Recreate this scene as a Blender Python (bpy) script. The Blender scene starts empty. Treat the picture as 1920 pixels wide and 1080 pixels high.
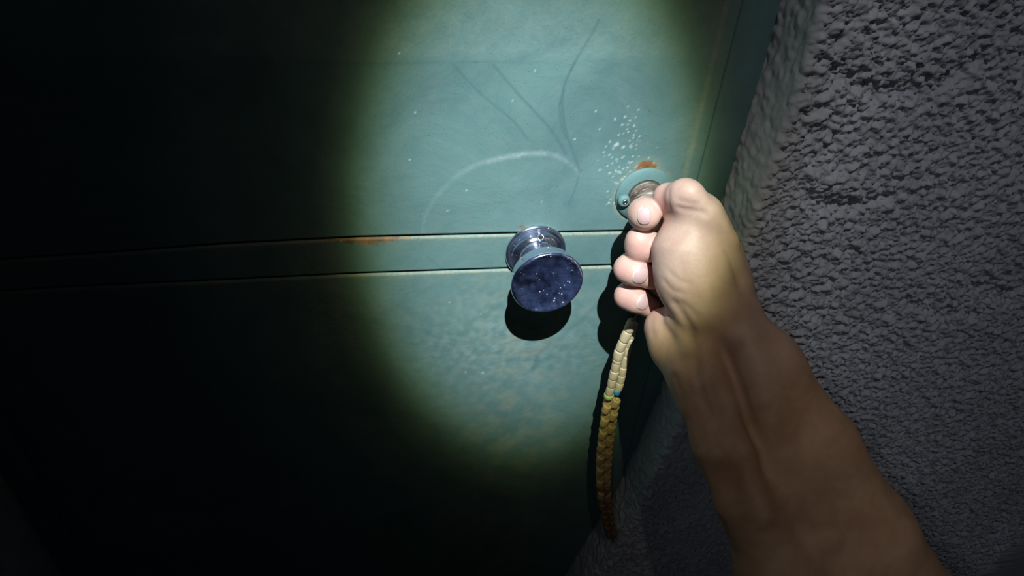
import bpy, math, random
import numpy as np
from mathutils import Matrix, Vector

# ------------------------------------------------------------------ camera
F = 1280.0
TH, PS, RO = (math.radians(a) for a in (37.0, 12.0, 4.5))
fw = np.array([math.sin(PS)*math.cos(TH), math.cos(PS)*math.cos(TH), -math.sin(TH)])
r0 = np.array([math.cos(PS), -math.sin(PS), 0.0]); u0 = np.cross(r0, fw)
rt = math.cos(RO)*r0 + math.sin(RO)*u0
up = -math.sin(RO)*r0 + math.cos(RO)*u0
def ray(x, y): return fw + rt*(x-960)/F - up*(y-540)/F
_d = ray(1003, 476)
D = 0.52*_d[1]                      # camera's distance from the door plane (y = 0)
CAM = np.array([0, 0, 1.05]) - _d*D/_d[1]
def U(x, y, h=0.0):                 # measured point of the photograph, h metres in front of the door plane
    d = ray(x, y); return CAM + d*(D-h)/d[1]
def depth(p): return float((np.asarray(p)-CAM) @ fw)

sc = bpy.context.scene
cd = bpy.data.cameras.new('camera'); cam = bpy.data.objects.new('camera', cd)
sc.collection.objects.link(cam); sc.camera = cam
cd.sensor_width = 36.0; cd.lens = 36.0*F/1920; cd.clip_start = 0.01; cd.clip_end = 50
M = Matrix.Identity(4)
for i in range(3):
    M[i][0] = rt[i]; M[i][1] = up[i]; M[i][2] = -fw[i]; M[i][3] = CAM[i]
cam.matrix_world = M

# ------------------------------------------------------------------ world, torch, exposure
w = bpy.data.worlds.new('night'); sc.world = w; w.use_nodes = True
w.node_tree.nodes['Background'].inputs[0].default_value = (0.5, 0.6, 1.0, 1)
w.node_tree.nodes['Background'].inputs[1].default_value = 0.003
sc.view_settings.view_transform = 'Standard'; sc.view_settings.look = 'None'
sc.view_settings.exposure = 0.0; sc.view_settings.gamma = 1.0
sc.view_settings.use_curve_mapping = False

DL = 0.80
TORCH = Vector((-0.16*DL, -DL, 1.05+1.46*DL))
AXIS = Vector((0.091, 0.571, -0.816)).normalized(); HALF = 5.6
ld = bpy.data.lights.new('torch', 'SPOT'); torch = bpy.data.objects.new('torch', ld)
sc.collection.objects.link(torch); torch.location = TORCH
torch.rotation_euler = AXIS.to_track_quat('-Z', 'Y').to_euler()
ld.energy = 195.0; ld.spot_size = math.radians(130); ld.spot_blend = 0.6; ld.shadow_soft_size = 0.006
ld.use_nodes = True
nt = ld.node_tree; nt.nodes.clear()
def nd(nt, t, **k):
    n = nt.nodes.new(t)
    for a, b in k.items():
        if a.startswith('i_'): n.inputs[int(a[2:])].default_value = b
        else: setattr(n, a, b)
    return n
# reflector torch: even blue-white core, yellow-green fringe, weak uneven spill outside the beam
g = nd(nt, 'ShaderNodeNewGeometry'); dp = nd(nt, 'ShaderNodeVectorMath', operation='DOT_PRODUCT')
dp.inputs[1].default_value = AXIS
nt.links.new(g.outputs['Incoming'], dp.inputs[0])
ab = nd(nt, 'ShaderNodeMath', operation='ABSOLUTE'); nt.links.new(dp.outputs['Value'], ab.inputs[0])
sg = nd(nt, 'ShaderNodeMath', operation='SIGN'); nt.links.new(dp.outputs['Value'], sg.inputs[0])
ac = nd(nt, 'ShaderNodeMath', operation='ARCCOSINE'); nt.links.new(ab.outputs[0], ac.inputs[0])
RMAX = 6*HALF
sc_ = nd(nt, 'ShaderNodeMath', operation='DIVIDE', i_1=math.radians(RMAX)); nt.links.new(ac.outputs[0], sc_.inputs[0])
def ramp(stops):
    cr = nd(nt, 'ShaderNodeValToRGB'); nt.links.new(sc_.outputs[0], cr.inputs[0])
    el = cr.color_ramp.elements
    while len(el) > 1: el.remove(el[-1])
    el[0].position = 0; el[0].color = (*stops[0][1], 1)
    for a, c in stops[1:]:
        e = el.new(a*HALF/RMAX); e.color = (*c, 1)
    return cr
beam = ramp([(0, (1.0, 1.06, 1.10)), (.42, (.97, 1.04, 1.07)), (.60, (.84, .91, .92)), (.74, (.65, .70, .66)),
             (.84, (.47, .50, .39)), (.92, (.27, .275, .16)), (.99, (.10, .105, .045)), (1.06, (.045, .039, .018)), (1.16, (.017, .013, .007)), (1.4, (.007, .005, .003)), (2.0, (0, 0, 0))])
spill = ramp([(0, (0, 0, 0)), (.8, (.01, .01, .011)), (1.05, (.085, .086, .088)), (1.45, (.078, .079, .082)), (1.9, (.055, .055, .058)), (2.8, (.030, .0305, .033)), (4.2, (.016, .016, .018)), (6, (.002, .002, .002))])
lat = nd(nt, 'ShaderNodeVectorMath', operation='DOT_PRODUCT'); lat.inputs[1].default_value = (1, 0, 0)
nt.links.new(g.outputs['Incoming'], lat.inputs[0])
sl = nd(nt, 'ShaderNodeMath', operation='MULTIPLY'); nt.links.new(lat.outputs['Value'], sl.inputs[0]); nt.links.new(sg.outputs[0], sl.inputs[1])
mr = nd(nt, 'ShaderNodeMapRange', i_1=.15, i_2=.25, i_3=.07, i_4=1.0); mr.interpolation_type = 'SMOOTHSTEP'; nt.links.new(sl.outputs[0], mr.inputs[0])
vs_ = nd(nt, 'ShaderNodeVectorMath', operation='SCALE'); nt.links.new(spill.outputs[0], vs_.inputs[0]); nt.links.new(mr.outputs[0], vs_.inputs['Scale'])
va = nd(nt, 'ShaderNodeVectorMath', operation='ADD'); nt.links.new(beam.outputs[0], va.inputs[0]); nt.links.new(vs_.outputs[0], va.inputs[1])
em = nd(nt, 'ShaderNodeEmission'); nt.links.new(va.outputs[0], em.inputs[0])
lo = nd(nt, 'ShaderNodeOutputLight'); nt.links.new(em.outputs[0], lo.inputs[0])

# added weak fill from behind left, stands in for surrounding light on the wall
gd = bpy.data.lights.new('fill_lamp', 'SPOT'); glow = bpy.data.objects.new('fill_lamp', gd); sc.collection.objects.link(glow)
glow.location = (-.32, -.9, 1.50); glow.rotation_euler = (Vector((.54, 0, .80))-Vector(glow.location)).to_track_quat('-Z', 'Y').to_euler()
gd.energy = 1.8; gd.color = (.82, .9, 1.0); gd.spot_size = math.radians(48); gd.spot_blend = 1.0; gd.shadow_soft_size = .05

# ------------------------------------------------------------------ helpers
COL = sc.collection
def link(name, me, mat=None, parent=None, smooth=False, label=None, **kw):
    o = bpy.data.objects.new(name, me); COL.objects.link(o)
    if mat is not None and not me.materials: me.materials.append(mat)
    if smooth: me.polygons.foreach_set('use_smooth', np.ones(len(me.polygons), bool))
    if parent is not None: o.parent = parent
    if label: o['label'] = label
    for k, v in kw.items(): o[k] = v
    return o
def mesh(name, v, f):
    me = bpy.data.meshes.new(name); me.from_pydata([tuple(map(float, p)) for p in v], [], f); me.update(); return me
def grid_mesh(name, V, flip=False):
    n, m = V.shape[:2]; idx = np.arange(n*m).reshape(n, m)
    q = np.stack([idx[:-1, :-1], idx[1:, :-1], idx[1:, 1:], idx[:-1, 1:]], -1).reshape(-1, 4)
    if flip: q = q[:, ::-1]
    return raw_mesh(name, V.reshape(-1, 3), q)
def raw_mesh(name, V, Q):
    me = bpy.data.meshes.new(name)
    me.vertices.add(len(V)); me.vertices.foreach_set('co', np.ascontiguousarray(V, dtype=np.float32).ravel())
    k = Q.shape[1]
    me.loops.add(Q.size); me.loops.foreach_set('vertex_index', np.ascontiguousarray(Q, dtype=np.int32).ravel())
    me.polygons.add(len(Q)); me.polygons.foreach_set('loop_start', np.arange(0, Q.size, k, dtype=np.int32))
    me.update(calc_edges=True); me.validate(); return me
def attr(me, name, a):
    at = me.attributes.new(name, 'FLOAT', 'POINT'); at.data.foreach_set('value', np.ascontiguousarray(a, dtype=np.float32).ravel())
def lathe(name, prof, n=96, mat=None, parent=None, loc=(0, 0, 0), **kw):
    """profile (radius, distance out of the door); axis is -Y"""
    P = np.array(prof, float); a = np.linspace(0, 2*math.pi, n, endpoint=False)
    V = np.stack([P[:, 0][:, None]*np.cos(a), -np.repeat(P[:, 1][:, None], n, 1), P[:, 0][:, None]*np.sin(a)], -1)
    V = V.reshape(-1, 3)
    f = []
    for i in range(len(P)-1):
        for j in range(n):
            k = (j+1) % n; f.append((i*n+j, i*n+k, (i+1)*n+k, (i+1)*n+j))
    if P[-1, 0] > 1e-6: f.append(tuple((len(P)-1)*n+j for j in range(n)))
    f.append(tuple(j for j in reversed(range(n))))
    me = mesh(name, V, f); o = link(name, me, mat, parent, True, **kw); o.location = loc
    return o
def smooth_prof(pts, k=6):
    """Catmull-Rom through profile points"""
    P = np.array(pts, float); P = np.vstack([2*P[0]-P[1], P, 2*P[-1]-P[-2]]); out = []
    for i in range(1, len(P)-2):
        for t in np.linspace(0, 1, k, endpoint=False):
            a, b, c, d = P[i-1:i+3]
            out.append(.5*((2*b)+(-a+c)*t+(2*a-5*b+4*c-d)*t*t+(-a+3*b-3*c+d)*t**3))
    out.append(P[-2]); return np.array(out)
def box(name, x0, x1, y0, y1, z0, z1, mat, parent=None, **kw):
    v = [(x, y, z) for x in (x0, x1) for y in (y0, y1) for z in (z0, z1)]
    f = [(0, 1, 3, 2), (4, 6, 7, 5), (0, 4, 5, 1), (2, 3, 7, 6), (0, 2, 6, 4), (1, 5, 7, 3)]
    return link(name, mesh(name, v, f), mat, parent, **kw)
rng = np.random.default_rng(7)
def field(n, m, dx, lo_, hi_, seed=0):
    """band-limited noise, wavelengths lo_..hi_ metres, unit deviation"""
    r = np.random.default_rng(seed); a = np.fft.rfft2(r.standard_normal((n, m)))
    kx = np.fft.fftfreq(n, dx)[:, None]; ky = np.fft.rfftfreq(m, dx)[None]
    k = np.hypot(kx, ky); a *= np.exp(-(k*lo_)**2/2)*(1-np.exp(-(k*hi_)**2/2))
    b = np.fft.irfft2(a, s=(n, m)); return b/b.std()

# ------------------------------------------------------------------ materials
def principled(name, col=(.5, .5, .5), rough=.5, metal=0.0, **kw):
    m = bpy.data.materials.new(name); m.use_nodes = True; b = m.node_tree.nodes['Principled BSDF']
    b.inputs['Base Color'].default_value = (*col, 1); b.inputs['Roughness'].default_value = rough
    b.inputs['Metallic'].default_value = metal
    for k, v in kw.items(): b.inputs[k].default_value = v
    return m, m.node_tree, b
def noise(nt, scale, detail=6, rough=.6, dist=0.0, stretch=None):
    tc = nd(nt, 'ShaderNodeNewGeometry'); n = nd(nt, 'ShaderNodeTexNoise')
    n.inputs['Scale'].default_value = scale; n.inputs['Detail'].default_value = detail
    n.inputs['Roughness'].default_value = rough; n.inputs['Distortion'].default_value = dist
    if stretch:
        mp = nd(nt, 'ShaderNodeMapping'); mp.inputs['Scale'].default_value = stretch
        nt.links.new(tc.outputs['Position'], mp.inputs[0]); nt.links.new(mp.outputs[0], n.inputs['Vector'])
    else: nt.links.new(tc.outputs['Position'], n.inputs['Vector'])
    return n.outputs['Fac']
def rng_map(nt, s, a, b, c=0.0, d=1.0):
    n = nd(nt, 'ShaderNodeMapRange', i_1=a, i_2=b, i_3=c, i_4=d); nt.links.new(s, n.inputs[0]); return n.outputs[0]
def mix(nt, fac, A, B, mode='MIX'):
    n = nd(nt, 'ShaderNodeMix', data_type='RGBA', blend_type=mode)
    for s, v in ((0, fac), (6, A), (7, B)):
        if isinstance(v, bpy.types.NodeSocket): nt.links.new(v, n.inputs[s])
        elif isinstance(v, tuple): n.inputs[s].default_value = (*v, 1)
        else: n.inputs[s].default_value = v
    return n.outputs[2]
def mul(nt, a, b, op='MULTIPLY'):
    n = nd(nt, 'ShaderNodeMath', operation=op)
    for i, v in enumerate((a, b)):
        if isinstance(v, bpy.types.NodeSocket): nt.links.new(v, n.inputs[i])
        else: n.inputs[i].default_value = v
    n.use_clamp = False; return n.outputs[0]
def bump(nt, b, h, strength, dist, prev=None):
    n = nd(nt, 'ShaderNodeBump'); n.inputs['Strength'].default_value = strength; n.inputs['Distance'].default_value = dist
    nt.links.new(h, n.inputs['Height'])
    if prev is not None: nt.links.new(prev, n.inputs['Normal'])
    nt.links.new(n.outputs[0], b.inputs['Normal']); return n.outputs[0]
def getattr_(nt, name):
    n = nd(nt, 'ShaderNodeAttribute', attribute_name=name); return n.outputs['Fac']

def paint(name, attrs=False, base=(.088, .192, .205)):
    m, nt, b = principled(name, rough=.62)
    b.inputs['Specular IOR Level'].default_value = .35
    n1 = noise(nt, 14, 5, .6, .6); n2 = noise(nt, 75, 6, .65); n3 = noise(nt, 700, 3, .7); n4 = noise(nt, 3.5, 2, .5)
    c = mix(nt, rng_map(nt, n1, .35, .68), tuple(x*.80 for x in base), (base[0]*1.28, base[1]*1.16, base[2]*1.12))
    c = mix(nt, rng_map(nt, n4, .4, .65, 0, .45), c, (base[0]*1.25, base[1]*1.1, base[2]*.88))
    c = mix(nt, rng_map(nt, n2, .3, .75, 0, .35), c, (.17, .24, .22))
    c = mix(nt, rng_map(nt, n3, .62, .74, 0, .6), c, (.03, .045, .04))
    if attrs:
        c = mix(nt, mul(nt, getattr_(nt, 'dark'), rng_map(nt, n2, .2, .6, .5, 1)), c, (.05, .115, .125))
        c = mix(nt, mul(nt, getattr_(nt, 'pale'), rng_map(nt, n2, .3, .6, .45, 1)), c, (.36, .46, .46))
        c = mix(nt, mul(nt, getattr_(nt, 'dirt_and_glint'), rng_map(nt, n2, .25, .6, .4, 1)), c, (.30, .30, .20))
        c = mix(nt, getattr_(nt, 'rust'), c, mix(nt, rng_map(nt, n2, .35, .65), (.10, .042, .022), (.33, .155, .055)))
        sp = getattr_(nt, 'speck')
        c = mix(nt, sp, c, (.8, .85, .8))
    nt.links.new(c, b.inputs['Base Color'])
    p = bump(nt, b, n3, .12, .0006); bump(nt, b, n1, .35, .004, p)
    return m
M_door = paint('door_paint', True)
M_paint = paint('green_paint')
M_black, *_ = principled('gap_black', (.006, .007, .007), .9)

def stucco_mat(name, base):
    m, nt, b = principled(name, base, .95); b.inputs['Specular IOR Level'].default_value = .15
    n1 = noise(nt, 9, 4); n2 = noise(nt, 420, 6, .7); n3 = noise(nt, 90, 5, .7)
    c = mix(nt, rng_map(nt, n1, .35, .65), tuple(x*.82 for x in base), tuple(x*1.12 for x in base))
    c = mix(nt, rng_map(nt, n3, .35, .7, 0, .6), c, tuple(x*.72 for x in base))
    nt.links.new(c, b.inputs['Base Color'])
    p = bump(nt, b, n2, .4, .0010); bump(nt, b, n3, .3, .0015, p)
    return m
M_stucco = stucco_mat('stucco', (.49, .505, .54))

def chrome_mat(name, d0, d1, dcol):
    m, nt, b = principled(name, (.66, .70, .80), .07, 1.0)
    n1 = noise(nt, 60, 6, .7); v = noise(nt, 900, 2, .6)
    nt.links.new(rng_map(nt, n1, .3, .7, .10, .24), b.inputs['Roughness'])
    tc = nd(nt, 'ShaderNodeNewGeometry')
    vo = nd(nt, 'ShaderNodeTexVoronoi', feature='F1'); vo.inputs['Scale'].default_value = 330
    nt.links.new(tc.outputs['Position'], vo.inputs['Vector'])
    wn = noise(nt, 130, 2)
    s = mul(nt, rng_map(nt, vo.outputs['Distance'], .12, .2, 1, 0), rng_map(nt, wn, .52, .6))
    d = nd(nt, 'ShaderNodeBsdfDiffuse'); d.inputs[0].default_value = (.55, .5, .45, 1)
    dust_and_reflection = nd(nt, 'ShaderNodeBsdfDiffuse'); dust_and_reflection.inputs[0].default_value = (*dcol, 1)  # bluish matt layer: thin film on the chrome, painted reflection on the face
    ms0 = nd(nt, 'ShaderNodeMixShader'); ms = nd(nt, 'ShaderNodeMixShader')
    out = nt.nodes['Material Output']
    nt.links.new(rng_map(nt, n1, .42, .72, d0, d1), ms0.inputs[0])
    nt.links.new(b.outputs[0], ms0.inputs[1]); nt.links.new(dust_and_reflection.outputs[0], ms0.inputs[2])
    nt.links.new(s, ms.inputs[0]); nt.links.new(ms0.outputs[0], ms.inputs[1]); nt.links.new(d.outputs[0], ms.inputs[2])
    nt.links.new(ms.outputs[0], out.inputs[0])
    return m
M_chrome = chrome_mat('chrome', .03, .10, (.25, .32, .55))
M_face = chrome_mat('chrome_painted_reflection', .03, .28, (.11, .17, .42))  # blue reflection of the dark surroundings put into the diffuse colour
M_steel, nt, b = principled('nickel', (.52, .50, .48), .28, 1.0)
bump(nt, b, noise(nt, 500, 4, .7, 0, (1, 1, .2)), .25, .0006)
M_brass, nt, b = principled('dull_metal', (.20, .165, .14), .5, .7)
nt.links.new(mix(nt, rng_map(nt, noise(nt, 160, 5), .35, .65), (.13, .10, .085), (.27, .24, .21)), b.inputs['Base Color'])
bump(nt, b, noise(nt, 260, 5), .3, .001)
M_rust, nt, b = principled('rust', (.3, .12, .05), .95)
nt.links.new(mix(nt, rng_map(nt, noise(nt, 260, 6, .7), .35, .62), (.13, .045, .025), (.50, .24, .06)), b.inputs['Base Color'])
bump(nt, b, noise(nt, 500, 5, .7), .8, .001)

# ------------------------------------------------------------------ the door: two panels and a moulding strip
FR = 0.9                                  # scale of the lateral measures below
XG = 0.1155                               # right edge of the leaf
XL = float(U(0, 900)[0]) + .03            # left edge of the leaf
tp = [U(*p) for p in ((-700, 560), (0, 484), (195, 472), (425, 455), (673, 443), (960, 436.5), (1180, 432))]
bt = [U(*p) for p in ((-700, 590), (142, 535), (461, 521), (673, 511), (960, 502), (1160, 496))]
def seam(pts):
    P = np.array(pts); o = np.argsort(P[:, 0]); return lambda x: np.interp(x, P[o, 0], P[o, 2])
zt, zb = seam(tp), seam(bt)
def pl(*pts): return np.array([U(*p)[[0, 2]] for p in pts])
def dist(X, Z, P):
    d = np.full(X.shape, 9.0); t_ = np.zeros(X.shape)
    for i in range(len(P)-1):
        a, b = P[i], P[i+1]; ab = b-a; t = np.clip(((X-a[0])*ab[0]+(Z-a[1])*ab[1])/(ab@ab), 0, 1)
        e = np.hypot(X-a[0]-t*ab[0], Z-a[1]-t*ab[1]); s = e < d; d[s] = e[s]; t_[s] = ((i+t)/(len(P)-1))[s]
    return d, t_
def soft(d, w): return np.clip(1-d/w, 0, 1)**1.0
def curve(pts, k=8): return smooth_prof(pts, k)
pale_arc = curve(pl((790, 445), (800, 400), (830, 355), (880, 316), (940, 297), (1000, 288), (1040, 292), (1070, 308), (1088, 330)))
dark_lines = [(curve(pl((1124, 36), (1112, 60), (1085, 105), (1062, 150), (1055, 180), (1056, 215), (1062, 250), (1072, 278))), .0014, .8),
              (curve(pl((1058, 170), (1050, 195), (1052, 230), (1062, 262))), .0013, .7),
              (curve(pl((1072, 278), (1086, 320), (1080, 350), (1066, 385))), .0012, .6),
              (curve(pl((850, 122), (900, 175), (960, 225), (990, 262))), .0014, .6),
              (curve(pl((925, 122), (975, 180), (1030, 240), (1062, 290))), .0014, .7),
              (curve(pl((1000, 695), (1010, 665), (1040, 640), (1085, 605), (1130, 560))), .0040, .45),
              (curve(pl((800, 480), (850, 520), (930, 560))), .0012, .3),
              (curve(pl((560, 118), (700, 120), (900, 116), (1010, 118))), .0012, .35),
              (curve(pl((975, 110), (1010, 98), (1055, 78))), .0055, .38),
              (curve(pl((800, 20), (815, 40), (820, 60))), .008, .22)]
def wear(me, V, X, Z, kind):
    n = X.shape
    nf = field(*n, .001, .002, .02, 5)*.5
    pale = np.zeros(n); dark = np.zeros(n); dirt_and_glint = np.zeros(n); rust = np.zeros(n)
    d, t = dist(X, Z, pale_arc); wv = .0016+.0016*np.sin(math.pi*np.clip(t, 0, 1))
    pale = soft(d, wv)*(.20+.42*np.exp(-((t-.58)/.2)**2))*np.clip(.75+.35*nf, 0, 1)
    for P, wd, s in dark_lines:
        d, t = dist(X, Z, P); dark = np.maximum(dark, soft(d, wd)*s)
    if kind == 'upper':            # dusty film above a faint level line
        zl = np.interp(X, *[np.array([U(q, 118)[k] for q in (560, 800, 1250)]) for k in (0, 2)])
        pale = np.maximum(pale, np.clip((Z-zl)/.006, 0, 1)*(.09+.04*nf))
    if kind == 'lower': pale = np.maximum(pale, .26*np.exp(-((X+.02)/.07)**2-((Z-.96)/.07)**2)*np.clip(.6+.4*field(*n, .001, .01, .05, 19), 0, 1.2))
    if kind == 'upper':
        e = Z-zt(X); dirt_and_glint = .35*np.exp(-e/.0022)*np.clip(.55+.5*nf, 0, 1)
        dirt_and_glint = np.maximum(dirt_and_glint, np.maximum(.30*np.exp(-np.abs(X-.105)/.006)*np.clip(.4+.6*nf, 0, 1), .65*np.exp(-((X-.1062)/.0011)**2)*np.clip(.7+.4*nf, 0, 1)))
        c = U(1212, 314); rr = np.hypot((X-c[0])/.0085, (Z-c[2]+.001)/.0068)+.13*nf
        rust = np.clip((1.0-rr)*7, 0, 1); dirt_and_glint = np.maximum(dirt_and_glint, np.clip(1.8-rr, 0, 1)*.35)
        c = U(979, 427); rr = np.hypot((X-c[0])/.0040, (Z-c[2])/.002)+.25*nf; rust = np.maximum(rust, np.clip((1-rr)*3, 0, 1)*.6)
        # yellow ring of grime round the lock rose
        c = U(1207, 365); rr = np.hypot(X-c[0], Z-c[2]); dirt_and_glint = np.maximum(dirt_and_glint, .7*np.exp(-((rr-.0222)/.0018)**2)*np.clip(.7+.5*nf, 0, 1))
    if kind == 'strip':
        e = zt(X)-Z-.0034; dirt_and_glint = np.maximum(np.exp(-(e/.0012)**2)*np.clip(.6+.3*nf, 0, 1), .40*np.exp(-e/.004)*np.clip(.5+.6*nf, 0, 1))  # pale lip line paints the light caught by the strip's top bevel
        dirt_and_glint = np.maximum(dirt_and_glint, .5*np.exp(-((X+.165)/.02)**2)*np.clip(.4+.6*nf, 0, 1))
        c = U(690, 447); rr = np.abs(X-c[0])/.026+e/.0052+.4*nf; rust = np.clip((1-rr)*4, 0, 1)*.8
    if kind == 'lower':
        e = zb(X)-Z-.0034; dirt_and_glint = np.maximum(np.exp(-(e/.0012)**2)*np.clip(.6+.3*nf, 0, 1), .40*np.exp(-e/.004)*np.clip(.5+.6*nf, 0, 1))  # same painted bevel highlight along the top of the lower sheet
        dirt_and_glint = np.maximum(dirt_and_glint, .30*np.exp(-((X-.0)/.05)**2)*np.clip(.3+.5*field(*n, .001, .02, .08, 9), 0, 1))
        dirt_and_glint = np.maximum(dirt_and_glint, .45*np.exp(-((X+.155)/.03)**2-((Z-1.0)/.05)**2)*np.clip(.5+.5*nf, 0, 1))
    # paint flecks, thickest left of the lock
    speck = np.zeros(n); r = np.random.default_rng(11)
    if kind != 'strip':
        pts = []
        for _ in range(190):
            q = (r.normal(1172, 26), r.normal(305, 55)) if r.random() < .93 else (r.uniform(700, 1250), r.uniform(20, 800))
            pts.append((U(*q), abs(r.normal(0, .00028))+.0002))
        for q in ((1017, 379), (874, 358), (960, 190), (768, 300), (840, 395)): pts.append((U(*q), .0005))
        for p, rad in pts: speck = np.maximum(speck, np.clip(1.6-np.hypot(X-p[0], (Z-p[2]))/rad, 0, 1)*.42)
    for k, a in (('pale', pale), ('dark', dark), ('dirt_and_glint', dirt_and_glint), ('rust', rust), ('speck', speck)): attr(me, k, a)
def lattice(a0, a1, b0, b1, fine=.0011, coarse=.02):
    """a0..a1 with a fine stretch b0..b1"""
    l = np.arange(a0, b0, coarse) if a0 < b0 else np.array([]); c = np.arange(max(b0, a0), min(b1, a1), fine)
    r = np.arange(b1, a1, coarse) if a1 > b1 else np.array([]); return np.concatenate([l, c, r, [a1]])
door = bpy.data.objects.new('door_1', None); COL.objects.link(door); door.location = (0, 0, 0)
door['kind'] = 'structure'; door['label'] = 'worn green painted metal door with flat moulding strip and round chrome knob'
xs = lattice(XL, XG, -.20, .2)
def panel(name, zlo, zhi, kind, lab, ntop=None):
    """zlo, zhi functions of x; top edge rolled over and the right margin folded proud"""
    if kind == 'upper': ts = np.concatenate([np.linspace(0, .235, 215), np.linspace(.25, 1, 30)])
    elif kind == 'strip': ts = np.concatenate([np.linspace(0, .9, 28), np.linspace(.92, 1, 8)])
    else: ts = np.concatenate([np.linspace(0, .55, 30)[:-1], np.linspace(.55, .99, 360)[:-1], np.linspace(.99, 1, 16)])
    X = np.repeat(xs[:, None], len(ts), 1); z0 = zlo(xs)[:, None]; z1 = zhi(xs)[:, None]
    if kind == 'upper':
        Z = z0+(2.05-z0)*ts[None]; 
    else: Z = z0+(z1-z0)*ts[None]
    Y = np.zeros_like(X)
    fold = np.clip((X-.1055)/.0016, 0, 1); Y -= .0022*fold*fold*(3-2*fold)
    Y -= .0004*np.sin((X*9+Z*4))
    V = np.stack([X, Y, Z], -1)
    # rim that turns back into the joint on every side
    n, m = X.shape
    ring = lambda A, dx, dy, dz: A+np.array([dx, dy, dz])
    b0 = ring(V[:, :1], 0, .0012, -.0006); b1 = ring(b0, 0, .014, 0)
    if kind == 'upper': t0 = ring(V[:, -1:], 0, .0006, .0005); t1 = ring(t0, 0, .014, 0)
    else: t0 = ring(V[:, -1:], 0, .0008, .0014); t1 = ring(t0, 0, .014, .0002)
    V = np.concatenate([b1, b0, V, t0, t1], 1)
    e0 = ring(V[:1], -.0006, .0008, 0); e1 = ring(e0, 0, .014, 0); f0 = ring(V[-1:], .0006, .0008, 0); f1 = ring(f0, 0, .014, 0)
    V = np.concatenate([e1, e0, V, f0, f1], 0)
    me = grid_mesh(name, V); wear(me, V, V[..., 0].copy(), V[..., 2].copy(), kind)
    return link(name, me, M_door, door, True, label=lab)
G = .0004
panel('panel', lambda x: zt(x)+G, lambda x: zt(x)*0+2.05, 'upper', 'upper sheet of the door with scratches and a pale wiped arc')
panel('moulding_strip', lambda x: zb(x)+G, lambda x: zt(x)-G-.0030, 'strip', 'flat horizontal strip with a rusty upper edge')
panel('panel', lambda x: zb(x)*0+.04, lambda x: zb(x)-G-.0030, 'lower', 'lower sheet of the door below the strip')
box('core', XL+.002, XG-.001, .0085, .045, .03, 2.05, M_black, door)
# knob: flange, neck, drum and dished face
KX, KZ = 0.0002, 1.0525
knob = bpy.data.objects.new('door_knob', None); COL.objects.link(knob); knob.parent = door; knob.location = (KX, 0, KZ); knob.rotation_euler = (0, 0, math.radians(1.2))
knob['label'] = 'polished chrome mushroom knob with a speckled dished face'
mm = .001
fl = smooth_prof([(23.2, .2), (23.5, 1.4), (22.6, 2.6), (21.2, 2.8), (19.6, 2.2), (17.0, 2.3), (14.2, 3.6), (12.2, 6.2), (11.2, 11), (11.0, 18), (11.6, 24), (13, 29)], 7)*mm
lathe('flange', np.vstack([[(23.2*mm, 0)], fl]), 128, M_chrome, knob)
dr = [(12, 27.7), (20, 27.9), (22.9, 28.3), (23.6, 28.9), (23.7, 30), (23.7, 36.5), (23.9, 37.1)]
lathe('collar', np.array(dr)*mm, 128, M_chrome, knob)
fc = smooth_prof([(23.6, 37.0), (25.4, 37.7), (26.3, 39.0), (26.3, 40.6), (25.5, 41.9), (24.4, 42.3), (23.2, 41.9), (20, 40.6), (14, 39.2), (7, 38.5), (0.05, 38.3)], 7)*mm
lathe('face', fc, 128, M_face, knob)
# set screw hole on the neck
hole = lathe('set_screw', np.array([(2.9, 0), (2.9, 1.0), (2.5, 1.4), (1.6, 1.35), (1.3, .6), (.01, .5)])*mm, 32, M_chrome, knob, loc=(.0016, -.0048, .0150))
hole.rotation_euler = (math.radians(-52), 0, 0)
lathe('set_screw_hole', np.array([(1.35, 0), (1.35, .9), (.01, .95)])*mm, 24, M_black, hole)

# lock rose
LC = U(1207, 364); lock = bpy.data.objects.new('lock_rose', None); COL.objects.link(lock); lock.parent = door; lock.location = LC
lock['label'] = 'round green painted lock rose with a dull metal cylinder, rust above it'
rp = smooth_prof([(21.6, -.3), (21.6, .9), (20.6, 1.9), (18.6, 2.9), (16, 3.6), (13.9, 3.9), (13.4, 3.5), (13.2, 2.0)], 5)*mm
lathe('rose', rp, 96, M_paint, lock)
lathe('cylinder', smooth_prof([(13.1, 1), (13.1, 5.2), (12.6, 6.0), (12.0, 6.1), (11.6, 5.7), (9.4, 5.6), (8.2, 5.7)], 4)*mm, 96, M_brass, lock)
pg = lathe('plug', np.array([(8.2, 3), (8.2, 6.2), (7.7, 6.6), (5, 6.3), (.02, 6.2)])*mm, 64, M_brass, lock)
s = U(1165, 374)-LC
sw = lathe('screw', np.array([(4.8, 0), (4.8, 2.2), (4.5, 3.6), (3.6, 4.6), (2.4, 4.9), (1.6, 4.6), (1.4, 3.2), (.02, 3.1)])*mm, 40, M_paint, lock, loc=(s[0]+.0008, -.0016, s[2]+.001))
lathe('screw_socket', np.array([(1.9, 4.6), (1.8, 5.0), (1.1, 5.0), (1.0, 3.8), (.02, 3.7)])*mm, 24, M_steel, lock, loc=(s[0]+.0008, -.0016, s[2]+.001))

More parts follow.
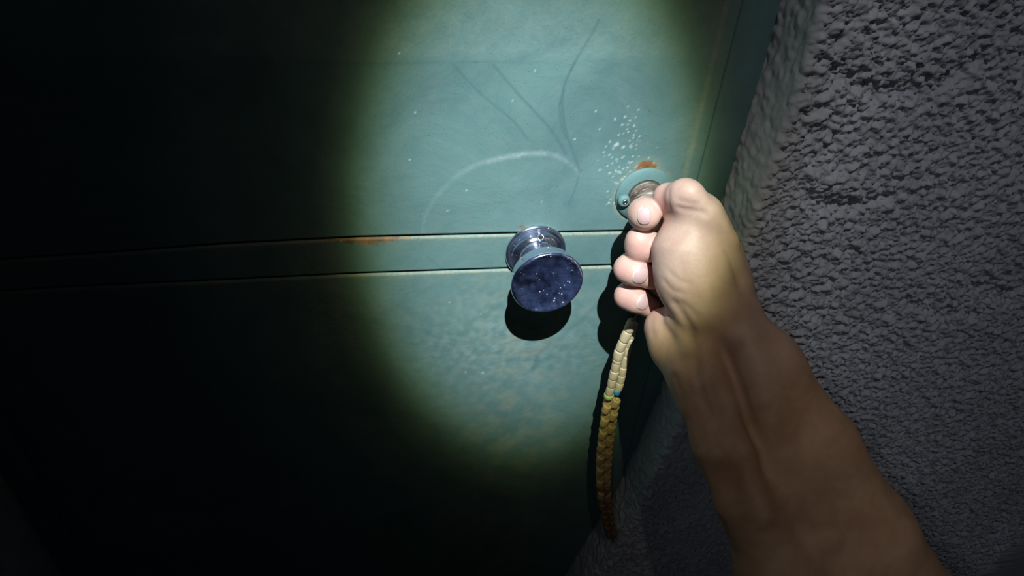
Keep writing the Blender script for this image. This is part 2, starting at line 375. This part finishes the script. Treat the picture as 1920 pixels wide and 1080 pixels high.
# ------------------------------------------------------------------ door frame
def strip_profile(name, prof, mat, z0=.02, z1=2.12, **kw):
    P = np.array(prof); V = np.stack([np.stack([P[:, 0], P[:, 1], np.full(len(P), z)], -1) for z in np.linspace(z0, z1, 60)], 1)
    return link(name, grid_mesh(name, V, False), mat, None, True, **kw)
WX = .150
strip_profile('trim_1', [(XG+.0016, .03), (XG+.0016, .0005), (XG+.0026, -.0004), (XG+.006, -.0006), (WX-.006, .0010), (WX-.003, .004), (WX+.02, .006), (WX+.02, .03)], M_paint,
              kind='structure', label='green painted door frame along the lock side')
LW = float(U(0, 900)[0])
strip_profile('trim_2', [(LW-.02, .03), (LW-.02, .006), (LW+.002, .004), (XL-.0025, -.0006), (XL-.0016, .0005), (XL-.0016, .03)], M_paint,
              kind='structure', label='green painted door frame along the hinge side')
box('trim_3', LW-.02, WX+.02, .001, .03, 2.053, 2.12, M_paint, kind='structure', label='green painted door frame head')

# ------------------------------------------------------------------ stucco wall on the right: reveal, corner, coarse face
ed = [U(*p) for p in ((1500, -120), (1465, 0), (1440, 100), (1410, 200), (1378, 300), (1350, 390), (1235, 740), (1165, 900), (1108, 1000), (1060, 1080), (1010, 1160))]
ed = np.array(ed); o_ = np.argsort(ed[:, 2]); 
def xe(z): return np.interp(z, np.r_[.0, ed[o_, 2], 2.2], np.r_[ed[o_[0], 0], ed[o_, 0], ed[o_[-1], 0]])
dz = .0011
H0 = .046                                     # how far the wall stands in front of the door
zz = np.concatenate([np.arange(.0, .30, .02), np.arange(.30, 1.34, dz), np.arange(1.35, 2.3, .02)])
sr = np.arange(-.012, H0-.006, dz)            # out along the reveal
arc = np.linspace(0, math.pi/2, 7)[1:]
sf = np.concatenate([np.arange(.006, .56, dz), np.arange(.57, 1.5, .02)])
prof = [(0, -a, -1, 0, 0) for a in sr] + [(.006-.006*math.cos(t), -(H0-.006)-.006*math.sin(t), -math.cos(t), -math.sin(t), t/(math.pi/2)) for t in arc] + [(a+dz, -H0, 0, -1, 1) for a in sf]
pr = np.array(prof); n, m = len(pr), len(zz)
X = pr[:, 0][:, None]+xe(zz)[None]*np.ones((n, 1)); Y = pr[:, 1][:, None]*np.ones((1, m)); Zg = np.ones((n, 1))*zz[None]
arcl = np.concatenate([[0], np.cumsum(np.hypot(np.diff(pr[:, 0]), np.diff(pr[:, 1])))])
# granular relief: hemispherical grains of several sizes, then hollows and trowel ridges
hgt = np.zeros((n, m))
z_i = np.where((zz >= .30) & (zz < 1.34))[0]; ia, ib = z_i[0], z_i[-1]
nn = int(np.searchsorted(arcl, arcl[len(sr)+6]+.56))
def crumbs(lo_, hi_, seed, asp=1.55):
    """round crumbs with pits between them, a little taller than wide"""
    r = np.random.default_rng(seed); a = np.fft.rfft2(r.standard_normal((n, m)))
    kx = np.fft.fftfreq(n, dz)[:, None]; ky = np.fft.rfftfreq(m, dz)[None]*asp
    k = np.hypot(kx, ky); a *= np.exp(-(k*lo_)**2/2)*(1-np.exp(-(k*hi_)**2/2)); b_ = np.fft.irfft2(a, s=(n, m)); b_ /= b_.std()
    return -np.log1p(np.exp(-2.2*b_))/2.2
lowf = field(n, m, dz, .010, .035, 3); midf = field(n, m, dz, .006, .02, 4); vary = field(n, m, dz, .008, .05, 14)
grain = (.00125*crumbs(.0017, .0030, 1)+.0009*crumbs(.0030, .0060, 2))*np.clip(.85+.35*vary, .2, 1.6)+.00045*midf
face_w = np.clip(pr[:, 4], 0, 1)[:, None]*np.ones((1, m))
# coarse render also laps round the corner on to the reveal lower down
lap = np.clip((arcl[:, None]-.012)/.03, 0, 1)*np.clip((1.09-zz)[None]/.08, 0, 1)
wgt = np.maximum(face_w, np.maximum(lap*.45, .06))
hgt = grain*wgt + .0009*lowf*wgt + .0004*field(n, m, dz, .012, .06, 8)
for P, wd, a in ((((1575, 135), (1640, 168), (1760, 165), (1835, 110)), .006, -.0045), (((1505, 350), (1540, 385), (1620, 385), (1660, 372)), .005, -.005),
                 (((1520, 305), (1575, 262), (1610, 215)), .004, -.003), (((1840, 540), (1885, 560), (1925, 540)), .009, -.005), (((1500, 365), (1530, 340), (1600, 350)), .007, .003),
                 (((1160, 985), (1185, 950), (1224, 915)), .003, -.003), (((1700, 560), (1760, 590), (1850, 590)), .007, -.003)):
    Pw = np.array([U(x, y, H0)[[0, 2]] for x, y in P]); d, t = dist(X, Zg, curve(Pw, 5))
    d = d+.0012*midf; hgt += a*np.exp(-(d/wd)**2)*face_w
edge_fade = np.clip(arcl/.01, 0, 1)[:, None]*np.clip((.64-arcl)/.03, 0, 1)[:, None]*np.clip((zz-.29)/.03, 0, 1)[None]*np.clip((1.35-zz)/.02, 0, 1)[None]
hgt *= edge_fade
X = X+pr[:, 2][:, None]*hgt; Y = Y+pr[:, 3][:, None]*hgt
wl = link('wall_right', grid_mesh('wall_right', np.stack([X, Y, Zg], -1)), M_stucco, None, True, kind='structure', label='rough grey stucco wall beside the door')

# wall on the hinge side, barely reached by the light
xx = np.concatenate([[0, 0, 0], np.arange(0, .8, .01)]); yy = np.concatenate([[.02, 0, -.03], np.full(80, -.046)])
zl = np.arange(0, 2.3, .01); lf = field(len(xx), len(zl), .01, .012, .06, 6)
V = np.stack([np.repeat((LW-xx)[:, None], len(zl), 1), yy[:, None]-.002*lf, np.repeat(zl[None], len(xx), 0)], -1)
link('wall_left', grid_mesh('wall_left', V, True), M_stucco, None, True, kind='structure', label='rough stucco wall on the hinge side')

# ------------------------------------------------------------------ right hand and forearm (distance-field modelling)
def S(x, y, h, r):                       # joint: measured place, distance in front of the door, apparent radius
    p = U(x, y, h); return (p, r*depth(p)/F)
GROUPS = []                              # (list of (a, b, ra, rb), inner blend, outer blend)
def chain(*js): return [(js[i][0], js[i+1][0], js[i][1], js[i+1][1]) for i in range(len(js)-1)]
palm = []
palm += chain(S(1300, 425, .060, 48), S(1292, 470, .068, 62), S(1303, 520, .078, 68), S(1322, 575, .092, 64))
palm += chain(S(1318, 428, .050, 34), S(1350, 480, .058, 38), S(1362, 530, .072, 42), S(1370, 575, .088, 46))
palm += chain(S(1290, 430, .036, 40), S(1300, 520, .045, 42), S(1310, 590, .07, 44))
palm += chain(S(1246, 614, .078, 38), S(1268, 650, .090, 44), S(1296, 690, .108, 46))
arm = chain(S(1296, 680, .110, 40), S(1318, 730, .122, 46), S(1352, 830, .15, 47), S(1410, 950, .178, 55), S(1465, 1080, .205, 78), S(1600, 1330, .245, 120))
arm += chain(S(1362, 590, .096, 52), S(1432, 690, .122, 66), S(1525, 840, .155, 76), S(1612, 1000, .186, 92), S(1700, 1160, .215, 108), S(1800, 1330, .245, 140))
arm += chain(S(1335, 640, .096, 52), S(1385, 740, .124, 64), S(1445, 880, .155, 78), S(1530, 1040, .188, 100), S(1700, 1330, .235, 140))
GROUPS.append((palm, .010, .010)); GROUPS.append((arm, .013, .012))
thumb = chain(S(1326, 434, .062, 42), S(1314, 402, .063, 35), S(1288, 371, .061, 29), S(1283, 368, .060, 28), S(1251, 369, .046, 22), S(1250, 375, .044, 20))
GROUPS.append((thumb, .006, .012))
fingers = [
 chain(S(1300, 400, .030, 30), S(1216, 402, .026, 30), S(1207, 401, .043, 29.5), S(1210, 402, .047, 29)),
 chain(S(1300, 440, .030, 32), S(1206, 456, .026, 31), S(1203, 459, .046, 30), S(1232, 466, .050, 27)),
 chain(S(1300, 490, .034, 30), S(1184, 500, .028, 27), S(1178, 504, .048, 26), S(1190, 509, .052, 25.5), S(1222, 520, .053, 23)),
 chain(S(1300, 545, .040, 28), S(1184, 553, .032, 25), S(1178, 555, .050, 25), S(1192, 562, .055, 24), S(1220, 577, .057, 20))]
fingers[1] += chain(S(1197, 449, .047, 23), S(1197, 469, .047, 22))
for f_ in fingers: GROUPS.append((f_, .003, .0016))
# small skin folds carved out: (polyline, radius, depth)
FOLDS = []
def sd_seg(Pn, a, b, ra, rb):
    ab = b-a; L2 = float(ab@ab)+1e-12
    t = np.clip((Pn-a)@ab/L2, 0, 1)
    return np.linalg.norm(Pn-a-t[..., None]*ab, axis=-1)-(ra+(rb-ra)*t)
def smin(a, b, k):
    h = np.clip(k-np.abs(a-b), 0, None)/k; return np.minimum(a, b)-h*h*k*.25
def sdf(Pn):
    tot = np.full(Pn.shape[:-1], .06, np.float32)
    for segs, ki, ko in GROUPS:
        lo_ = np.min([np.minimum(s[0]-s[2], s[1]-s[3]) for s in segs], 0)-.012
        hi_ = np.max([np.maximum(s[0]+s[2], s[1]+s[3]) for s in segs], 0)+.012
        msk = np.all((Pn > lo_) & (Pn < hi_), -1)
        if not msk.any(): continue
        Q = Pn[msk]; g_ = np.full(len(Q), .06, np.float32)
        for s_ in segs: g_ = smin(g_, sd_seg(Q, *s_).astype(np.float32), ki)
        tot[msk] = smin(tot[msk], g_, ko)
    for P3, fd, fw_ in FOLDS:
        lo_ = np.min(P3, 0)-.012; hi_ = np.max(P3, 0)+.012; msk = np.all((Pn > lo_) & (Pn < hi_), -1)
        if not msk.any(): continue
        Q = Pn[msk]; d = np.full(len(Q), 9.0, np.float32); tt = np.zeros(len(Q), np.float32)
        for i in range(len(P3)-1):
            ab = P3[i+1]-P3[i]; t = np.clip((Q-P3[i])@ab/(ab@ab), 0, 1)
            # distance measured across the view so the fold cuts the skin whatever its exact height
            w_ = Q-P3[i]-t[:, None]*ab; e = np.linalg.norm(w_, axis=1); s_ = e < d; d[s_] = e[s_]; tt[s_] = ((i+t)/(len(P3)-1))[s_]
        fade = np.clip(np.minimum(tt, 1-tt)*6, 0.15, 1)
        tot[msk] += (fd*fade*np.exp(-(d/fw_)**2)).astype(np.float32)
    return tot
def skin_at(x, y, sink=0.0):
    """point of the skin seen at this place of the photograph, optionally below the surface"""
    d = ray(x, y); d = d/np.linalg.norm(d); t = np.arange(.12, .75, .0006); pp = CAM+t[:, None]*d
    k = np.argmax(sdf(pp) < 0); return pp[k]+d*sink
def ridge(ki, ko, sink, *js):
    js = [(skin_at(x, y), r) for x, y, r in js]
    js = [(p+(p-CAM)/np.linalg.norm(p-CAM)*(r*depth(p)/F)*sink, r*depth(p)/F) for p, r in js]
    return (chain(*js), ki, ko)
new = [ridge(.004, .010, .55, (1318, 640, 8), (1345, 700, 11), (1362, 760, 12), (1392, 850, 14), (1430, 960, 14)),
       ridge(.004, .010, .55, (1276, 700, 8), (1295, 770, 9), (1325, 850, 10), (1356, 950, 10)),
       ridge(.004, .010, .65, (1310, 660, 7), (1318, 720, 9), (1330, 780, 9), (1352, 850, 9)),
       ridge(.005, .013, .60, (1400, 640, 14), (1432, 740, 18), (1470, 850, 22), (1540, 1000, 24)),
       ridge(.004, .010, .70, (1296, 360, 8), (1330, 402, 9), (1366, 455, 14), (1392, 530, 15)),
       ridge(.003, .007, .72, (1260, 600, 7), (1280, 625, 7), (1292, 660, 6))]
GROUPS += new
FOLDS = [([skin_at(*q) for q in P], a, b_) for P, a, b_ in (
    (((1256, 558), (1274, 580), (1290, 606), (1300, 640)), .0016, .0035),
    (((1270, 562), (1294, 582), (1312, 600)), .0009, .003),
    (((1352, 645), (1368, 688), (1388, 735), (1400, 780), (1424, 850)), .0026, .0038),
    (((1304, 655), (1308, 700), (1318, 745), (1340, 800), (1366, 860)), .0014, .0032),
    (((1262, 690), (1276, 740), (1290, 800)), .0012, .003),
    (((1345, 415), (1366, 465), (1382, 515), (1392, 545)), .0014, .0035),
    (((1262, 384), (1284, 392), (1312, 396), (1336, 408)), .0007, .0022),
    (((1264, 372), (1290, 380), (1318, 384)), .0005, .0018),
    (((1257, 350), (1254, 372), (1257, 395)), .0005, .0020),
    (((1240, 520), (1262, 545), (1290, 552)), .0005, .0020),
    (((1250, 505), (1275, 528), (1300, 534)), .0004, .0018),
    (((1225, 590), (1222, 610), (1226, 640)), .0004, .0025),
    (((1212, 458), (1214, 472)), .0002, .0015))]
def surface_nets(lo_, hi_, h):
    N = np.ceil((hi_-lo_)/h).astype(int)+1; ax = [lo_[i]+h*np.arange(N[i]) for i in range(3)]
    # coarse pass to find the blocks crossed by the skin
    B = 12; val = np.full(tuple(N), .06, np.float32)
    cs = [np.arange(0, N[i], B) for i in range(3)]
    C3 = np.stack(np.meshgrid(*[ax[i][np.minimum(cs[i]+B//2, N[i]-1)] for i in range(3)], indexing='ij'), -1)
    near = np.abs(sdf(C3)) < h*B*1.05+.003
    inside = sdf(C3) < 0
    for I in np.ndindex(*near.shape):
        sl = tuple(slice(cs[k][I[k]], min(cs[k][I[k]]+B, N[k])) for k in range(3))
        if near[I]:
            G3 = np.stack(np.meshgrid(*[ax[k][sl[k]] for k in range(3)], indexing='ij'), -1); val[sl] = sdf(G3)
        elif inside[I]: val[sl] = -.02
    s = val < 0
    c = [s[i:N[0]-1+i, j:N[1]-1+j, k:N[2]-1+k] for i in (0, 1) for j in (0, 1) for k in (0, 1)]
    cnt = sum(x.astype(np.int8) for x in c); act = (cnt > 0) & (cnt < 8)
    cell = np.argwhere(act); vid = np.full(act.shape, -1, np.int64); vid[act] = np.arange(len(cell))
    acc = np.zeros((len(cell), 3)); num = np.zeros(len(cell))
    offs = [(i, j, k) for i in (0, 1) for j in (0, 1) for k in (0, 1)]
    cv = {o: val[cell[:, 0]+o[0], cell[:, 1]+o[1], cell[:, 2]+o[2]] for o in offs}
    for o in offs:
        for k in range(3):
            if o[k] == 0:
                o2 = list(o); o2[k] = 1; o2 = tuple(o2); a, b_ = cv[o], cv[o2]; x = (a < 0) != (b_ < 0)
                t = np.where(x, a/(a-b_+1e-20), 0); p = np.tile(np.array(o, float), (len(cell), 1)); p[:, k] += t
                acc[x] += p[x]; num[x] += 1
    V = lo_+h*(cell+acc/num[:, None])
    Q = []
    for k in range(3):
        i_, j_ = (k+1) % 3, (k+2) % 3
        a = np.take(s, range(0, N[k]-1), axis=k); b_ = np.take(s, range(1, N[k]), axis=k)
        for flip, msk in ((False, a & ~b_), (True, ~a & b_)):
            e = np.argwhere(msk); e = e[(e[:, i_] > 0) & (e[:, j_] > 0) & (e[:, i_] < N[i_]-1) & (e[:, j_] < N[j_]-1)]
            if not len(e): continue
            def vv(di, dj):
                q = e.copy(); q[:, i_] -= di; q[:, j_] -= dj; return vid[q[:, 0], q[:, 1], q[:, 2]]
            q = np.stack([vv(1, 1), vv(0, 1), vv(0, 0), vv(1, 0)], 1)
            Q.append(q[:, ::-1] if flip else q)
    return V, np.concatenate(Q)
allj = [s for g_ in GROUPS for s in g_[0]]
lo3 = np.min([np.minimum(s[0]-s[2], s[1]-s[3]) for s in allj], 0)-.004
hi3 = np.max([np.maximum(s[0]+s[2], s[1]+s[3]) for s in allj], 0)+.004
V, Q = surface_nets(lo3, hi3, .00105)
# relax slightly
me = raw_mesh('person', V, Q)
ed_ = np.zeros(len(me.edges)*2, np.int32); me.edges.foreach_get('vertices', ed_); ed_ = ed_.reshape(-1, 2)
deg = np.bincount(ed_.ravel(), minlength=len(V)).astype(float)[:, None]
for lam in (.5, -.52, .5, -.52, .5, -.5):
    sm = np.zeros_like(V)
    for k in range(3):
        sm[:, k] = np.bincount(ed_[:, 0], V[ed_[:, 1], k], len(V))+np.bincount(ed_[:, 1], V[ed_[:, 0], k], len(V))
    V = V+lam*(sm/deg-V)
me.vertices.foreach_set('co', V.astype(np.float32).ravel()); me.update()
print('hand verts', len(V))
# flush at the fingertips, sun-tanned forearm
def near_blob(P, r): return np.exp(-(np.linalg.norm(V-P, axis=1)/r)**2)
flush = np.zeros(len(V))
for q, r in (((1218, 404, .060), .010), ((1200, 470, .056), .013), ((1215, 520, .062), .013), ((1160, 515, .055), .010), ((1212, 570, .066), .012), ((1165, 565, .055), .012), ((1240, 375, .052), .012)):
    flush = np.maximum(flush, near_blob(U(*q), r))
a0, a1 = U(1330, 560, .10), U(1420, 740, .13)
tan = np.clip((V-a0)@(a1-a0)/((a1-a0)@(a1-a0)), 0, 1)
attr(me, 'flush', flush); attr(me, 'tan', tan)
M_skin, nt, b = principled('skin', rough=.5)
b.inputs['Subsurface Weight'].default_value = .18; b.inputs['Subsurface Radius'].default_value = (1, .35, .2); b.inputs['Subsurface Scale'].default_value = .004
b.inputs['Specular IOR Level'].default_value = .35
n1 = noise(nt, 55, 4, .6, .5); n2 = noise(nt, 420, 5, .65); n3 = noise(nt, 1500, 2, .6)
c = mix(nt, rng_map(nt, n1, .35, .68), (.50, .335, .275), (.57, .41, .335))
c = mix(nt, mul(nt, getattr_(nt, 'flush'), .8), c, (.60, .32, .28))
c = mix(nt, getattr_(nt, 'tan'), c, mix(nt, rng_map(nt, n1, .35, .7), (.43, .24, .135), (.54, .325, .19)))
c = mix(nt, rng_map(nt, n2, .55, .8, 0, .25), c, (.42, .22, .16))
nt.links.new(c, b.inputs['Base Color'])
p = bump(nt, b, n2, .22, .0009); bump(nt, b, n3, .1, .0004, p)
hand = link('person', me, M_skin, None, True, label='bare right hand and forearm gripping the key, palm side and wrist tendons showing', category='person')

# fingernails laid on the skin
M_nail, nt, b = principled('nail', (.52, .35, .34), .42); b.inputs['Subsurface Weight'].default_value = .1; b.inputs['Subsurface Scale'].default_value = .002
M_cut, *_ = principled('nail_rim', (.68, .54, .48), .55)
def nail(cx, cy, h, rx, ry, rot, name='fingernail'):
    c0 = U(cx, cy, h+.03); dr_ = ray(cx, cy); dr_ = dr_/np.linalg.norm(dr_)
    t = np.linspace(0, .06, 400); pp = c0+t[:, None]*dr_; d = sdf(pp); i = int(np.argmax(d < 0)); hit = pp[i]
    e = 4e-4; gr = np.array([float((sdf((hit+e*a)[None])-sdf((hit-e*a)[None]))[0]) for a in np.eye(3)]); nr = gr/np.linalg.norm(gr)
    nr = nr-.25*dr_; nr /= np.linalg.norm(nr)
    sc_m = depth(hit)/F
    a = math.cos(rot)*rt-math.sin(rot)*up; a = a-nr*(a@nr); a /= np.linalg.norm(a); bb = np.cross(nr, a)
    NR, NA = 9, 40; vs = []
    for r in np.linspace(0, 1, NR):
        for q in np.linspace(0, 2*math.pi, NA, endpoint=False):
            cu, su = math.cos(q), math.sin(q)
            ex = 2/2.6; px_ = np.sign(cu)*abs(cu)**ex; py_ = np.sign(su)*abs(su)**ex
            vs.append(hit+a*r*rx*sc_m*px_+bb*r*ry*sc_m*py_)
    vs = np.array(vs); st = vs+nr*.006; tt = np.linspace(0, .016, 200)
    top = np.empty_like(vs)
    for k in range(len(vs)):
        pp = st[k]-tt[:, None]*nr; d = sdf(pp); j = int(np.argmax(d < 0)) if (d < 0).any() else 75; top[k] = pp[j]
    rr = np.repeat(np.linspace(0, 1, NR), NA)
    T = top+nr*(.00035+.00035*(1-rr**4))[:, None]; Bm = top[-NA:]-nr*.0007
    VV = np.vstack([T, Bm]); f = []
    for i in range(NR):
        for j in range(NA):
            k = (j+1) % NA; f.append((i*NA+j, (i+1)*NA+j, (i+1)*NA+k, i*NA+k))
    me = mesh(name, VV, f); me.validate()
    me.materials.append(M_nail); me.materials.append(M_cut)
    for p_ in me.polygons:
        c_ = p_.vertices[0] % NA*2*math.pi/NA
        if p_.vertices[0] >= (NR-2)*NA and math.cos(c_) < -.05: p_.material_index = 1
    return link(name, me, None, hand, True)
nail(1208, 405, .055, 13, 17, math.radians(0))
nail(1202, 516, .06, 15, 18, math.radians(18))
nail(1207, 567, .065, 13, 15, math.radians(30))

# ------------------------------------------------------------------ key, its flat round bow pinched between thumb and forefinger
key = bpy.data.objects.new('key', None); COL.objects.link(key); key.location = LC+np.array([0, -.0030, .003])
key['label'] = 'silver key with a round bow pushed into the door lock'; key['category'] = 'key'
def plate(name, outline, holes, th, mat, parent):
    import bmesh
    bm = bmesh.new(); n = len(outline)
    top = [bm.verts.new((x, y, th/2)) for x, y in outline]; bot = [bm.verts.new((x, y, -th/2)) for x, y in outline]
    k = len(holes)
    ht = [bm.verts.new((x, y, th/2)) for x, y in holes]; hb = [bm.verts.new((x, y, -th/2)) for x, y in holes]
    for i in range(n):
        j = (i+1) % n; bm.faces.new((top[i], bot[i], bot[j], top[j]))
        if k:
            bm.faces.new((top[i], top[j], ht[j], ht[i])); bm.faces.new((bot[i], hb[i], hb[j], bot[j])); bm.faces.new((ht[i], ht[j], hb[j], hb[i]))
    if not k: bm.faces.new(top); bm.faces.new(bot[::-1])
    bmesh.ops.recalc_face_normals(bm, faces=bm.faces)
    me = bpy.data.meshes.new(name); bm.to_mesh(me); bm.free(); o = link(name, me, mat, parent)
    bv = o.modifiers.new('bevel', 'BEVEL'); bv.width = .0004; bv.segments = 2; bv.limit_method = 'ANGLE'
    return o
NB = 48; ang = np.linspace(0, 2*math.pi, NB, endpoint=False)
bow = plate('bow', [(.0118*math.cos(a), -.0110+.0085*math.sin(a)) for a in ang], [(.0022*math.cos(a), -.0150+.0022*math.sin(a)) for a in ang], .0024, M_steel, key)
rimv = plate('bow_rim', [(.0124*math.cos(a), -.0110+.0092*math.sin(a)) for a in ang], [(.0104*math.cos(a), -.0110+.0074*math.sin(a)) for a in ang], .0034, M_steel, key)
bl = plate('blade', [(-.0038, -.004), (.0038, -.004), (.0038, .012), (.0024, .013), (.0034, .015), (.002, .017), (.003, .019), (0, .022), (-.003, .020)], [], .0021, M_steel, key)
key.rotation_euler = (0, math.radians(-14), 0)

# ------------------------------------------------------------------ beaded lanyard hanging from the fist
lan = bpy.data.objects.new('beaded_lanyard', None); COL.objects.link(lan)
lan['label'] = 'doubled string of cream cylindrical beads hanging below the fist'; lan['category'] = 'lanyard'
HB = .037
lan.location = U(1186, 600, HB)
L0 = Vector(lan.location)
def bead_mat(name, col):
    m, nt, b = principled(name, col, .55); n_ = noise(nt, 220, 4)
    nt.links.new(mix(nt, rng_map(nt, n_, .3, .7), tuple(x*.85 for x in col), tuple(min(1, x*1.1) for x in col)), b.inputs['Base Color'])
    bump(nt, b, n_, .2, .0006); return m
M_bead = bead_mat('bead_cream', (.60, .50, .33)); M_gold = bead_mat('bead_ochre', (.50, .36, .15))
M_green = bead_mat('bead_green', (.42, .55, .20)); M_blue = bead_mat('bead_blue', (.03, .30, .60)); M_unlit = bead_mat('bead_unlit', (.24, .14, .075))
bead_prof = [(.10, -.49), (.30, -.5), (.43, -.49), (.485, -.45), (.5, -.38), (.515, -.15), (.52, 0), (.515, .15), (.5, .38), (.485, .45), (.43, .49), (.30, .5), (.10, .49)]
def bead_mesh(name, mat):
    P = np.array(bead_prof); N = 20; f = []; vs = []
    for r, z in P:
        for j in range(N): vs.append((r*math.cos(j*2*math.pi/N), r*math.sin(j*2*math.pi/N), z))
    for i in range(len(P)-1):
        for j in range(N): k = (j+1) % N; f.append((i*N+j, i*N+k, (i+1)*N+k, (i+1)*N+j))
    for j in range(N): pass
    for j in range(N): k = (j+1) % N; f.append(((len(P)-1)*N+j, (len(P)-1)*N+k, k, j))
    me = mesh(name, vs, f); me.materials.append(mat); me.polygons.foreach_set('use_smooth', np.ones(len(me.polygons), bool)); return me
BM = {m.name: bead_mesh('bead', m) for m in (M_bead, M_gold, M_green, M_blue, M_unlit)}
def bead(p, q, wd, m, jitter=0.0, label=None):
    p, q = Vector(p), Vector(q); d = q-p; o = bpy.data.objects.new('bead', BM[m.name]); COL.objects.link(o); o.parent = lan
    o.location = (p+q)/2-L0
    o.rotation_euler = (d.to_track_quat('Z', 'Y')).to_euler(); 
    o.scale = (wd, wd, d.length*.97)
    if label: o['label'] = label
    return o
rb = random.Random(3)
def wpx(x, y, h, w_): return w_*depth(U(x, y, h))/F
front = [(1187, 601), (1178, 620), (1169, 639), (1161.5, 656), (1158, 673), (1156.5, 678), (1153, 694), (1149, 709), (1146, 724), (1142, 738.5)]
ws = [19, 18.5, 17.5, 19, 17.5, 16, 17, 16, 15.5]
for i in range(len(front)-1):
    a, b_ = front[i], front[i+1]; bead(U(*a, HB+.002), U(*b_, HB+.002), wpx(*a, HB, ws[i]), M_bead)
back = [(1190, 606), (1186, 620), (1182, 634), (1177.5, 650), (1175, 667), (1169, 688), (1166, 703), (1163, 717), (1159.5, 730)]
for i in range(len(back)-1):
    a, b_ = back[i], back[i+1]; bead(U(*a, HB-.006+.0006*i), U(*b_, HB-.006+.0006*i), wpx(*a, HB, 14.5), M_bead)
bead(U(1142, 739, HB+.002), U(1140.5, 745, HB+.002), wpx(1140, 740, HB, 18), M_green, label='thin green bead')
bead(U(1158, 731, HB), U(1156, 738, HB), wpx(1155, 735, HB, 13), M_blue, label='small bright blue bead')
# below the blue bead the two strings lie twisted together
y = 745.0
def cx(y): return np.interp(y, [740, 800, 850, 900, 940, 1000, 1040], [1149, 1139, 1133, 1131, 1133, 1146, 1153])
i = 0
while y < 1000:
    st = np.interp(y, [745, 900, 1010], [12.5, 11, 10]); wd = np.interp(y, [745, 860, 1010], [16, 14.5, 11]); half = np.interp(y, [745, 860, 1010], [8, 7, 4])
    mt = M_gold if y < 900 or (y < 940 and i % 2) else M_unlit  # darker low beads: the fade beyond the beam is put into their colour
    for s_ in (-1, 1):
        ph = 0 if s_ < 0 else st*.5
        a = (cx(y+ph)+s_*half+1.5, y+ph+(-2.5*s_)); b_ = (cx(y+ph+st)+s_*half-1.5, y+ph+st-(2.5*s_))
        hh = HB+(.0015 if (i+(s_ > 0)) % 2 else -.0015)
        bead(U(*a, hh), U(*b_, hh), wpx(*a, HB, wd), mt)
    y += st; i += 1
# the cord that runs through the beads
cu = []
def tube(name, pts, r, mat, parent, off):
    P = [Vector(p)-off for p in pts]; vs = []; f = []; N = 8
    for i, p in enumerate(P):
        d = (P[min(i+1, len(P)-1)]-P[max(i-1, 0)]).normalized(); a = d.orthogonal().normalized(); b_ = d.cross(a)
        for j in range(N): t = j*2*math.pi/N; vs.append(p+r*(a*math.cos(t)+b_*math.sin(t)))
    for i in range(len(P)-1):
        for j in range(N): k = (j+1) % N; f.append((i*N+j, i*N+k, (i+1)*N+k, (i+1)*N+j))
    f.append(tuple(range(N))[::-1]); f.append(tuple((len(P)-1)*N+j for j in range(N)))
    return link(name, mesh(name, vs, f), mat, parent, True)
M_cord, *_ = principled('cord', (.20, .15, .10), .8)
tube('cord', [U(1205, 575, HB-.002), U(1194, 592, HB)] + [U(*q, HB+.002) for q in front] + [U(cx(v), v, HB) for v in range(760, 1030, 20)], .0008, M_cord, lan, L0)
tube('cord', [U(1205, 575, HB-.008), U(1196, 592, HB-.006)] + [U(*q, HB-.004) for q in back], .0007, M_cord, lan, L0)
